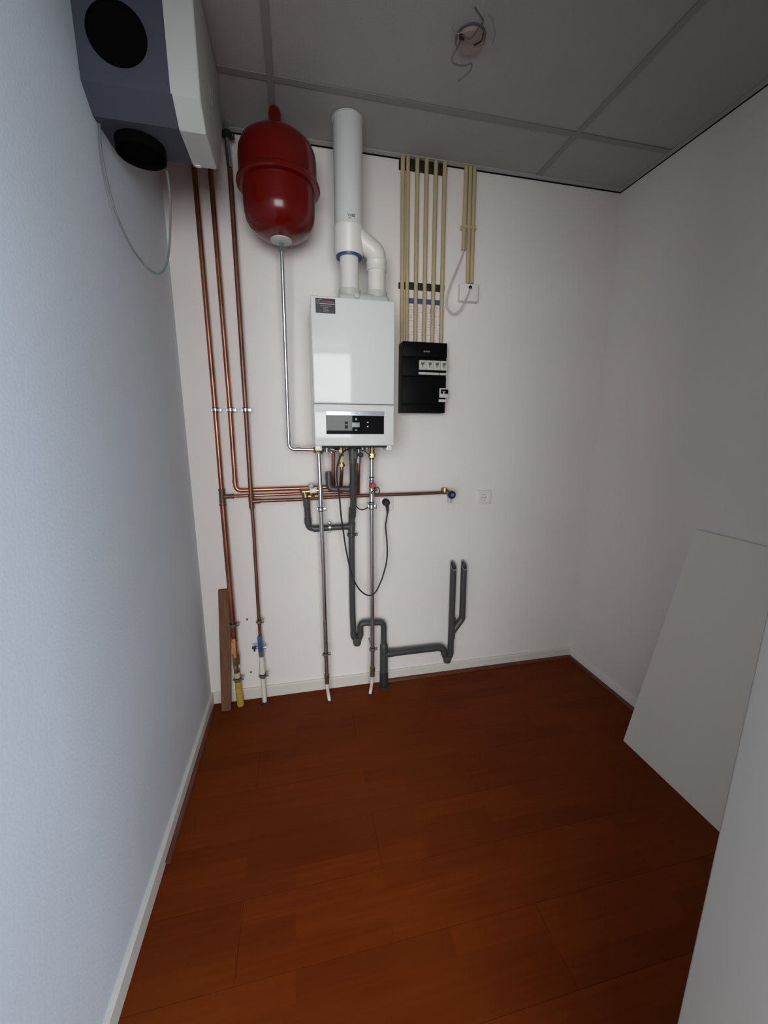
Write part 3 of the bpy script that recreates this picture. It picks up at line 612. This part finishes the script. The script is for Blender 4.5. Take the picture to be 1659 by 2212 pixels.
# ============================================================ CONSUMER UNIT AND CONDUITS
CY = -.080
a = Yp(870.5, 736, CY); b = Yp(966, 892.5, CY)
CX0, CX1, CZ0, CZ1 = a.x, Yp(966.5, 740, CY).x, b.z, a.z
t = thing('fuse_box', 'black plastic fuse box with grey circuit breakers, right of the boiler', 'fuse box', ((CX0+CX1)/2, 0, CZ0))
obj('housing', MB().box((CX0, 0, CZ0), (CX1, CY+.012, CZ1), .003), blackside, t)
seams = [Yp(915, y, CY).z for y in (813.6, 873)]
zz = [CZ1, Yp(915, 772, CY).z, seams[0], seams[1], CZ0]
for i in range(4): obj('cover', MB().box((CX0, CY+.014, zz[i+1]+.0008), (CX1, CY+(0 if i % 2 == 0 else .003), zz[i]-.0008), .002), blackp, t)
br0, br1 = Yp(905, 778, CY), Yp(965.8, 801, CY)
wd = (br1.x-br0.x)/4
for i in range(4):
    m_ = obj('circuit_breaker', MB().box((br0.x+i*wd+.0006, CY-.006, br1.z), (br0.x+(i+1)*wd-.0006, CY+.01, br0.z), .0012), brkgrey, t)
    obj('toggle', MB().box((br0.x+(i+.28)*wd, CY-.012, br0.z-.010), (br0.x+(i+.68)*wd, CY-.004, br0.z-.020), .0015).box((br0.x+(i+.40)*wd, CY-.0066, br0.z-.020), (br0.x+(i+.52)*wd, CY-.005, br0.z-.032)), togg, m_)
    obj('test_button', MB().box((br0.x+(i+.76)*wd, CY-.0075, br0.z-.004), (br0.x+(i+.9)*wd, CY-.005, br0.z-.009)), yellowtag, m_)
l0, l1 = Yp(904, 804, CY), Yp(964, 811, CY)
for i, (u, v) in enumerate(((0, .25), (.255, .72), (.74, 1))): obj('label_strip', MB().box((l0.x+u*(l1.x-l0.x), CY-.004, l1.z), (l0.x+v*(l1.x-l0.x)-.0006, CY, l0.z)), meterm if i == 0 else brkgrey, t)
m0, m1 = Yp(949, 838.6, CY), Yp(966.5, 859.5, CY)
mm = obj('main_switch', MB().box((m0.x, CY-.008, m1.z), (m1.x, CY+.01, m0.z), .0015), meterm, t)
obj('switch_lever', MB().box((m0.x+.005, CY-.012, m0.z-.006), (m1.x-.001, CY-.007, m0.z-.026), .002), blackp, mm)
obj('lever_mark', MB().box((m0.x+.016, CY-.0135, m0.z-.014), (m0.x+.022, CY-.011, m0.z-.030)).box((m0.x+.013, CY-.0135, m0.z-.014), (m0.x+.026, CY-.011, m0.z-.017)), meterm, mm)
l0, l1 = Yp(947.5, 862.6, CY), Yp(962.5, 868.8, CY)
obj('label_strip', MB().box((l0.x, CY-.004, l1.z), (l1.x, CY, l0.z)), meterm, t)
text('lettering', 'EATON', .0085, (Yp(921.5, 759.5, CY).x, CY-.0007, Yp(921.5, 759.5, CY).z), inkwhite, t, depth=.0006, spacing=1.05)
# six long conduits
cyc = -.022
topx = [870, 881, 901, 921, 941, 960]; topy = [397]*6; botx = [868.3, 878.6, 897, 915.6, 933.6, 952.5]
CL = ['leftmost cream conduit running from the ceiling down to the fuse box', 'second cream conduit from the left, close beside the leftmost one', 'third cream conduit from the left above the fuse box',
      'fourth cream conduit from the left above the fuse box', 'fifth cream conduit from the left, second from the right above the fuse box', 'rightmost of the six cream conduits above the fuse box']
cond = []
for i in range(6):
    A = Yp(topx[i], 397, cyc); B = Yp(botx[i], 728, cyc); d = (A-B)/(A.z-B.z)
    P0 = B + d*(CZ1-.012-B.z); P1 = A + d*(RH+.010-A.z); cond.append((A, d))
    tag(obj('conduit', MB().tube([P0, P1], .0094 if i != 1 else .0085, 16), conduitm, loc=P0), CL[i], 'conduit', 'cream conduits above the fuse box')
def cx(i, z): A, d = cond[i]; return (A+d*(z-A.z)).x
zt1, zt0 = Yp(915, 346, -.02).z, Yp(913, 364, -.02).z
def clipset(zm, hh, label, lab):
    for i in range(6):
        x = cx(i, zm)
        nxt = cx(i+1, zm) if i < 5 else None
        t = thing('conduit_clip', label[i], 'clip', (x, 0, zm-hh/2), lab)
        obj('saddle_base', MB().box((x-(.011 if i != 0 else .013), 0, zm-hh/2), (x+.011, -.008, zm+hh/2)), clipm, t)
        if nxt and i >= 1: obj('side_block', MB().box((x+.0105, -.0005, zm-hh/2), (nxt-.0105, -.022, zm+hh/2), .001), clipm, t)
        elif nxt: obj('side_block', MB().box((x+.0098, -.0005, zm-hh/2), (nxt-.0092, -.018, zm+hh/2)), clipm, t)
        else: obj('side_block', MB().box((x+.0098, -.0005, zm-hh/2), (x+.0125, -.020, zm+hh/2)), clipm, t)
    t['label'] = label[5]
ordn = ['leftmost', 'second', 'third', 'fourth', 'fifth', 'sixth']
zc1 = RH-.022; zc2 = Yp(915, 619, -.018).z
clipset(zc1, .036, ['black clip at the ceiling behind the %s cream conduit from the left' % o if o != 'leftmost' else 'black clip at the ceiling behind the leftmost cream conduit' for o in ordn], 'black conduit clips at the ceiling')
clipset(zc2, .026, ['black clip level with the boiler top on the %s cream conduit from the left' % o if o != 'leftmost' else 'black clip level with the boiler top on the leftmost cream conduit' for o in ordn], 'black conduit clips beside the flue collar')
# information sheet behind the conduits
s0, s1 = Yp(880, 630, -.002), Yp(951, 740, -.002)
t = thing('information_sheet', 'white printed sheet with a blue header band stuck behind the conduits above the fuse box', 'paper sheet', (s0.x, 0, s1.z))
obj('sheet', MB().box((s0.x, 0, s1.z), (s1.x, -.001, s0.z)), paper, t)
zb0, zb1 = Yp(915, 646, -.001).z, Yp(915, 657.5, -.001).z
obj('header_band', MB().box((s0.x, -.0008, zb1), (s1.x, -.0016, zb0)), paperblue, t, 'blue header band')
pr = MB()
for k in range(12):
    z = zb1-.012-k*.0125
    if z < s1.z+.01: break
    x = s0.x+.004
    while x < s1.x-.012:
        w_ = random.uniform(.008, .030); x2 = min(x+w_, s1.x-.006)
        if random.random() < .75: pr.box((x, -.0008, z), (x2, -.0014, z-.0022))
        x += w_+.006
pr.box((Yp(928.5, 667, 0).x, -.0008, Yp(928, 667, 0).z), (Yp(931, 667, 0).x, -.0014, Yp(928, 677, 0).z))
obj('print', pr, inkgrey, t)
# second bundle of three conduits and the white box
def cline(px0, py0, px1, py1, r, label, z_to_ceiling=True):
    A = Yp(px0, py0, -.020); B = Yp(px1, py1, -.020); d = (A-B)/(A.z-B.z); P1 = A+d*(RH+.010-A.z)
    return tag(obj('conduit', MB().tube([B, P1], r, 16), conduitm, loc=B), label, 'conduit', 'cream conduits above the white box')
cline(1007, 375, 1001, 540, .0094, 'short cream conduit ending in mid-air where a white cable leaves it')
cline(1016, 375, 1010, 612, .0092, 'left one of the two long cream conduits ending at the white junction box')
cline(1025, 375, 1018.2, 612, .0092, 'right one of the two long cream conduits ending at the white junction box')
t = thing('conduit_saddle', 'cream saddle holding the right-hand bundle of three conduits together', 'clip', Yp(1010, 491, 0))
z = Yp(1010, 491, -.02).z; x0, x1 = Yp(994.5, 491, -.01).x, Yp(1027.5, 491, -.01).x
obj('base', MB().box((x0, 0, z-.009), (x1, -.012, z+.009), .002), conduitm, t)
obj('strap', MB().box((x0+.006, -.010, z-.007), (x1-.006, -.031, z+.007), .003), conduitm, t)
a = Yp(995, 610.5, -.035); b = Yp(1033, 651.5, -.035)
t = thing('junction_box', 'small square white junction box under the right-hand conduits', 'junction box', ((a.x+b.x)/2, 0, b.z))
obj('box', MB().box((a.x, 0, b.z), (b.x, -.035, a.z), .004), whitep, t)
hc = Yp(1015.8, 621, -.036)
obj('cable_gland', MB().lathe(hc, [(.0085, .002), (.0085, -.003), (.005, -.004), (.004, .001)], 16, 'y'), rubber, t)
ys_ = -.045
cb = [Yp(1001, 537, -.02), Yp(998, 552, -.022), Yp(985, 585, -.03), Yp(972.6, 615.7, -.035), Yp(965.5, 643, -.035), Yp(966, 663, -.035), Yp(978, 676.5, -.035), Yp(991, 672.5, -.040), Yp(1000.5, 656.5, -.052), Yp(1010, 638, -.050), Yp(1016, 623, -.036)]
tag(obj('cable', MB().tube(cb, .0032, 8, smooth=True), pinkc, loc=cb[0]), 'thin whitish cable looping from the short conduit to the white junction box', 'cable')

# ============================================================ SOCKETS AND PLUG
def socket(px0, py0, px1, py1, label, small=False):
    a = Yp(px0, py0, -.010); b = Yp(px1, py1, -.010); c = (a+b)/2
    t = thing('wall_socket', label, 'socket', (c.x, 0, b.z), 'white wall sockets')
    obj('frame', MB().box((a.x, 0, b.z), (b.x, -.010, a.z), .003), whitep, t)
    m = .010; X0, X1, Z0, Z1 = a.x+m, b.x-m, b.z+m, a.z-m; yf = -.0128; n = 32; r = .0175; V = []
    for ring in range(5):
        for k in range(n):
            an = 2*PI*(k+.5)/n; cx_, sz_ = math.cos(an), math.sin(an); q_ = max(abs(cx_), abs(sz_))
            if ring < 2: V.append(Vector(((X0+X1)/2+cx_/q_*(X1-X0)/2, -.0098 if ring == 0 else yf, (Z0+Z1)/2+sz_/q_*(Z1-Z0)/2)))
            else: rr = r*(1.08 if ring == 2 else 1.0); V.append(Vector((c.x+cx_*rr, yf-.0006 if ring == 2 else yf if ring == 3 else -.0101, c.z+sz_*rr)))
    F = [(i*n+k, i*n+(k+1) % n, (i+1)*n+(k+1) % n, (i+1)*n+k) for i in range(4) for k in range(n)]+[tuple(range(4*n, 5*n))]
    obj('insert', MB().add(V, F), whitep, t)
    obj('pin_hole', MB().cyl((c.x-.0085, -.0104, c.z), .0026, .001, 'y', 10), plugd, t)
    obj('pin_hole', MB().cyl((c.x+.0085, -.0104, c.z), .0026, .001, 'y', 10), plugd, t)
    for q_ in (-1, 1): obj('earth_clip', MB().box((c.x-.003, -.0102, c.z+q_*.0172), (c.x+.003, -.0125, c.z+q_*.0140)), zincdark, t)
    return c
socket(1032, 1059.5, 1060.5, 1088.5, 'free white wall socket right of the tap with the blue knob')
c = socket(820.5, 1075, 850, 1103, 'white wall socket behind the black plug, right of the steel pipe')
pg = Yp(836, 1087, -.055)
t = thing('power_plug', 'black power plug in the wall socket with its cord looping up to the boiler', 'plug', (pg.x, -.0165, pg.z))
obj('plug_body', MB().lathe((pg.x, 0, pg.z), [(.0185, -.0165), (.0190, -.030), (.0175, -.046), (.012, -.054), (.004, -.056)], 24, 'y'), rubber, t)
bt = Yp(837, 1108, -.050)
obj('cord_neck', MB().tube([pg+Vector((.001, .008, -.010)), Yp(837, 1098, -.048), bt], [.010, .0075, .0050], 14), rubber, t)
cd_ = [bt, Yp(834.5, 1125, -.06), Yp(833, 1138, -.07), Yp(835.5, 1165, -.09), Yp(836.6, 1190, -.11), Yp(835, 1213, -.13), Yp(829, 1238, -.14), Yp(822, 1258, -.15), Yp(811, 1279, -.155), Yp(797.5, 1286.5, -.155), Yp(781, 1278, -.15), Yp(766.6, 1258, -.15),
       Yp(756.5, 1228, -.15), Yp(748, 1190, -.15), Yp(742, 1150, -.15), Yp(736.5, 1111, -.155), Yp(733, 1071, -.16), Yp(727.5, 1031, -.165), Yp(730, 1002, -.17), Yp(741, 977, -.18), Yp(757, 968, -.18), Yp(763, 966.5, -.17)]
obj('cord', MB().tube(cd_, .0038, 10, smooth=True), rubber, t, 'black cord')
th = [Yp(769, 1092, -.07), Yp(774, 1098, -.08), Yp(781, 1101, -.09), Yp(789, 1099.5, -.10), Yp(796, 1094.5, -.105)]
tag(obj('drain_hose', MB().tube(th, .0030, 8, smooth=True), rubber, loc=th[0]), 'short thin black hose between the grey drain and the right steel pipe', 'hose')

# ============================================================ PLANK, BOARD, WALL PLUGS
a0 = Vector((.052, -.072, 0)); 
pb = MB(); x0b, x1b = Yp(477, 1530, -.085).x, Yp(498, 1530, -.085).x; x0t, x1t = Yp(470.5, 1276, -.022).x, Yp(497.5, 1275, -.022).x
zt_ = Yp(480, 1276, -.022).z
x0b, x1b = min(x0b, x0b), x1b
pb.add([(x0b, -.080, 0), (x1b, -.080, 0), (x1b, -.064, 0), (x0b, -.064, 0), (x0t, -.0175, zt_), (x1t, -.0175, zt_+.001), (x1t, -.001, zt_+.002), (x0t, -.001, zt_+.001)],
       [(0,3,2,1),(4,5,6,7),(0,1,5,4),(1,2,6,5),(2,3,7,6),(3,0,4,7)])
PLK = tag(obj('wood_plank', pb, plankm, loc=(x0b, -.08, 0)), 'narrow brown wooden plank leaning upright in the left corner', 'plank')
for (x, y, l) in ((534, 1338, 'upper of the two small dark wall plugs between the copper pipes near the floor'), (542, 1452, 'lower of the two small dark wall plugs between the copper pipes near the floor')):
    c = Yp(x, y, -.002); tag(obj('wall_plug', MB().lathe(c, [(.0055, .002), (.0055, -.001), (.003, -.002)], 12, 'y'), plugd, loc=c), l, 'wall plug', 'dark wall plugs')
# big white board leaning along the right wall
yA = -.668
L0, L1 = Vector((1.905, 0, 0)), Vector((RW-.002, 0, .990))
n = Vector((L1.z-L0.z, 0, -(L1.x-L0.x))).normalized()*.010
bp = MB().prism([(L0.x, 0), (L0.x+.0115, 0.0), (L1.x, L1.z-.003), (L1.x, L1.z+.006), (L1.x-.010, L1.z+.004)], 'y', yA, -1.70)
tag(obj('white_board', bp, panelw, loc=(L0.x, -1.2, 0)), 'large plain white board leaning along the foot of the right wall', 'board')

# ============================================================ VENTILATION UNIT
t = thing('ventilation_unit', 'blue-grey ventilation unit with black duct holes and white cover, on the left wall', 'ventilation unit', (0, -.45, 2.2))
yN, yF, zB = -.650, -.250, 2.200
def oct_(g):   # outline in (y, z)
    return [(yN-g, 2.562), (yN-g, 2.245-g*.5), (-.602-g*.4, zB-g), (-.452, zB-g), (-.35, 2.285-g), (-.28, 2.40), (-.28, 2.562)]
body = MB().prism(oct_(0), 'x', .0, .209); ub = obj('body', body, eppgrey, t, ang=12)
cov = oct_(.004)
bmc = bmesh.new(); mbx = MB().prism(cov, 'x', .209, .278); vv = [bmc.verts.new(v) for v in mbx.v]; [bmc.faces.new([vv[i] for i in f]) for f in mbx.f]
bmesh.ops.recalc_face_normals(bmc, faces=bmc.faces)
bmesh.ops.bevel(bmc, geom=[e for e in bmc.edges if all(abs(v.co.x-.278) < 1e-4 for v in e.verts)], offset=.006, segments=3, profile=.5, affect='EDGES')
cvo = obj('cover', MB().bm(bmc), coverw, t, 'white plastic cover', ang=22)
def duct(c, r, ax, d, nm, parent):
    # open round spigot: outer wall, rim, dark inside
    s_ = 1
    o = obj(nm, MB().lathe(c, [(r, .0), (r, -d), (r-.003, -d), (r-.003, -d*.55), (.0, -d*.55)], 40, ax), ductblk, parent)
    return o
duct((.094, yN+.001, 2.352), .068, 'y', .006, 'duct_opening', t)
duct((.082, -.512, zB+.001), .064, 'z', .030, 'duct_spigot', t)
obj('lip', MB().box((.205, yN-.002, 2.247), (.2095, yN+.003, 2.56)), coverw, cvo)
cc = MB()
obj('cover_clip', MB().box((.214, -.462, zB-.006), (.232, -.450, zB-.0005), .002), boilerw, cvo)
# raised lettering-like vents on the cover's room side
vt_ = MB()
for k in range(3): vt_.box((.2775, -.545+.035*k, 2.30+.015*k), (.2785, -.535+.035*k, 2.36+.03*k))
obj('cover_slot', vt_, inkgrey, cvo)
cp_ = [Xp(212, 268, .004), Xp(222, 320, .012)+Vector((0, 0, 0)), Xp(236, 400, .02), Xp(262, 490, .03), Xp(300, 560, .05), Vector((0, 0, 0))]
P = [Vector((.004, -.575, 2.203))]
def Wp(x, y, X): return Xp(x, y, X)
for (x, y, X) in ((219, 330, .010), (233, 400, .014), (252, 465, .02), (282, 530, .03), (315, 575, .05)): P.append(Xp(x, y, X))
for (x, y, Yv) in ((341, 591, -.50), (358, 575, -.47), (366, 530, -.455), (368, 460, -.45), (366, 410, -.45), (361, 372, -.45)): P.append(Yp(x, y, Yv))
P.append(P[-1]+Vector((-.004, 0, .045)))
tag(obj('cable', MB().tube(P, .0033, 8, smooth=True), greyw, loc=P[0]), 'grey cable hanging in a loop under the ventilation unit', 'cable')

# ============================================================ CEILING LAMP POINT
cc = Zp(1016, 84, RH)
t = thing('ceiling_rose', 'round beige ceiling rose without a lamp, loose wires hanging from it', 'ceiling rose', (cc.x, cc.y, RH))
obj('cap', MB().lathe((cc.x, cc.y, RH+.004), [(.040, 0), (.042, -.008), (.039, -.014), (.020, -.017), (0, -.0175)], 32), capceil, t)
obj('rim_gap', MB().lathe((cc.x, cc.y, RH+.0035), [(.046, 0), (.046, -.003), (.040, -.004)], 32), plugd, t)
def wire(L, r, m, label=None): P = [Zp(a, b_, c_) for a, b_, c_ in L]; return obj('wire', MB().tube(P, r, 8, smooth=True), m, t, label)
wire([(996, 80, 2.555), (992, 95, 2.545), (985, 108, 2.53), (977, 122, 2.52), (978, 135, 2.51), (990, 141, 2.505), (1006, 141, 2.50), (1018, 137, 2.50), (1018, 147, 2.495), (1013, 156, 2.49), (1002, 165, 2.485), (990, 175, 2.48)], .0024, greyw2, 'grey loose wire')
wire([(998, 76, 2.552), (1012, 84, 2.548), (1022, 78, 2.545), (1031, 65, 2.54), (1043, 47, 2.53), (1040, 38, 2.525), (1032, 27, 2.52), (1026, 16, 2.515)], .0024, greyw2, 'grey loose wire')
wire([(1024, 98, 2.556), (1040, 88, 2.553), (1044, 72, 2.553)], .0020, rubber)
wire([(1036, 44, 2.54), (1050, 30, 2.54), (1062, 40, 2.54), (1067, 58, 2.54), (1069, 78, 2.545), (1063, 95, 2.55)], .0018, teemat, 'pale loose wire')
wire([(1000, 70, 2.556), (985, 72, 2.556), (978, 60, 2.556), (981, 52, 2.556)], .0014, teemat, 'pale loose wire')
obj('terminal', MB().box(Zp(992, 72, 2.556), Zp(1003, 88, 2.540), .002), rubber, t)
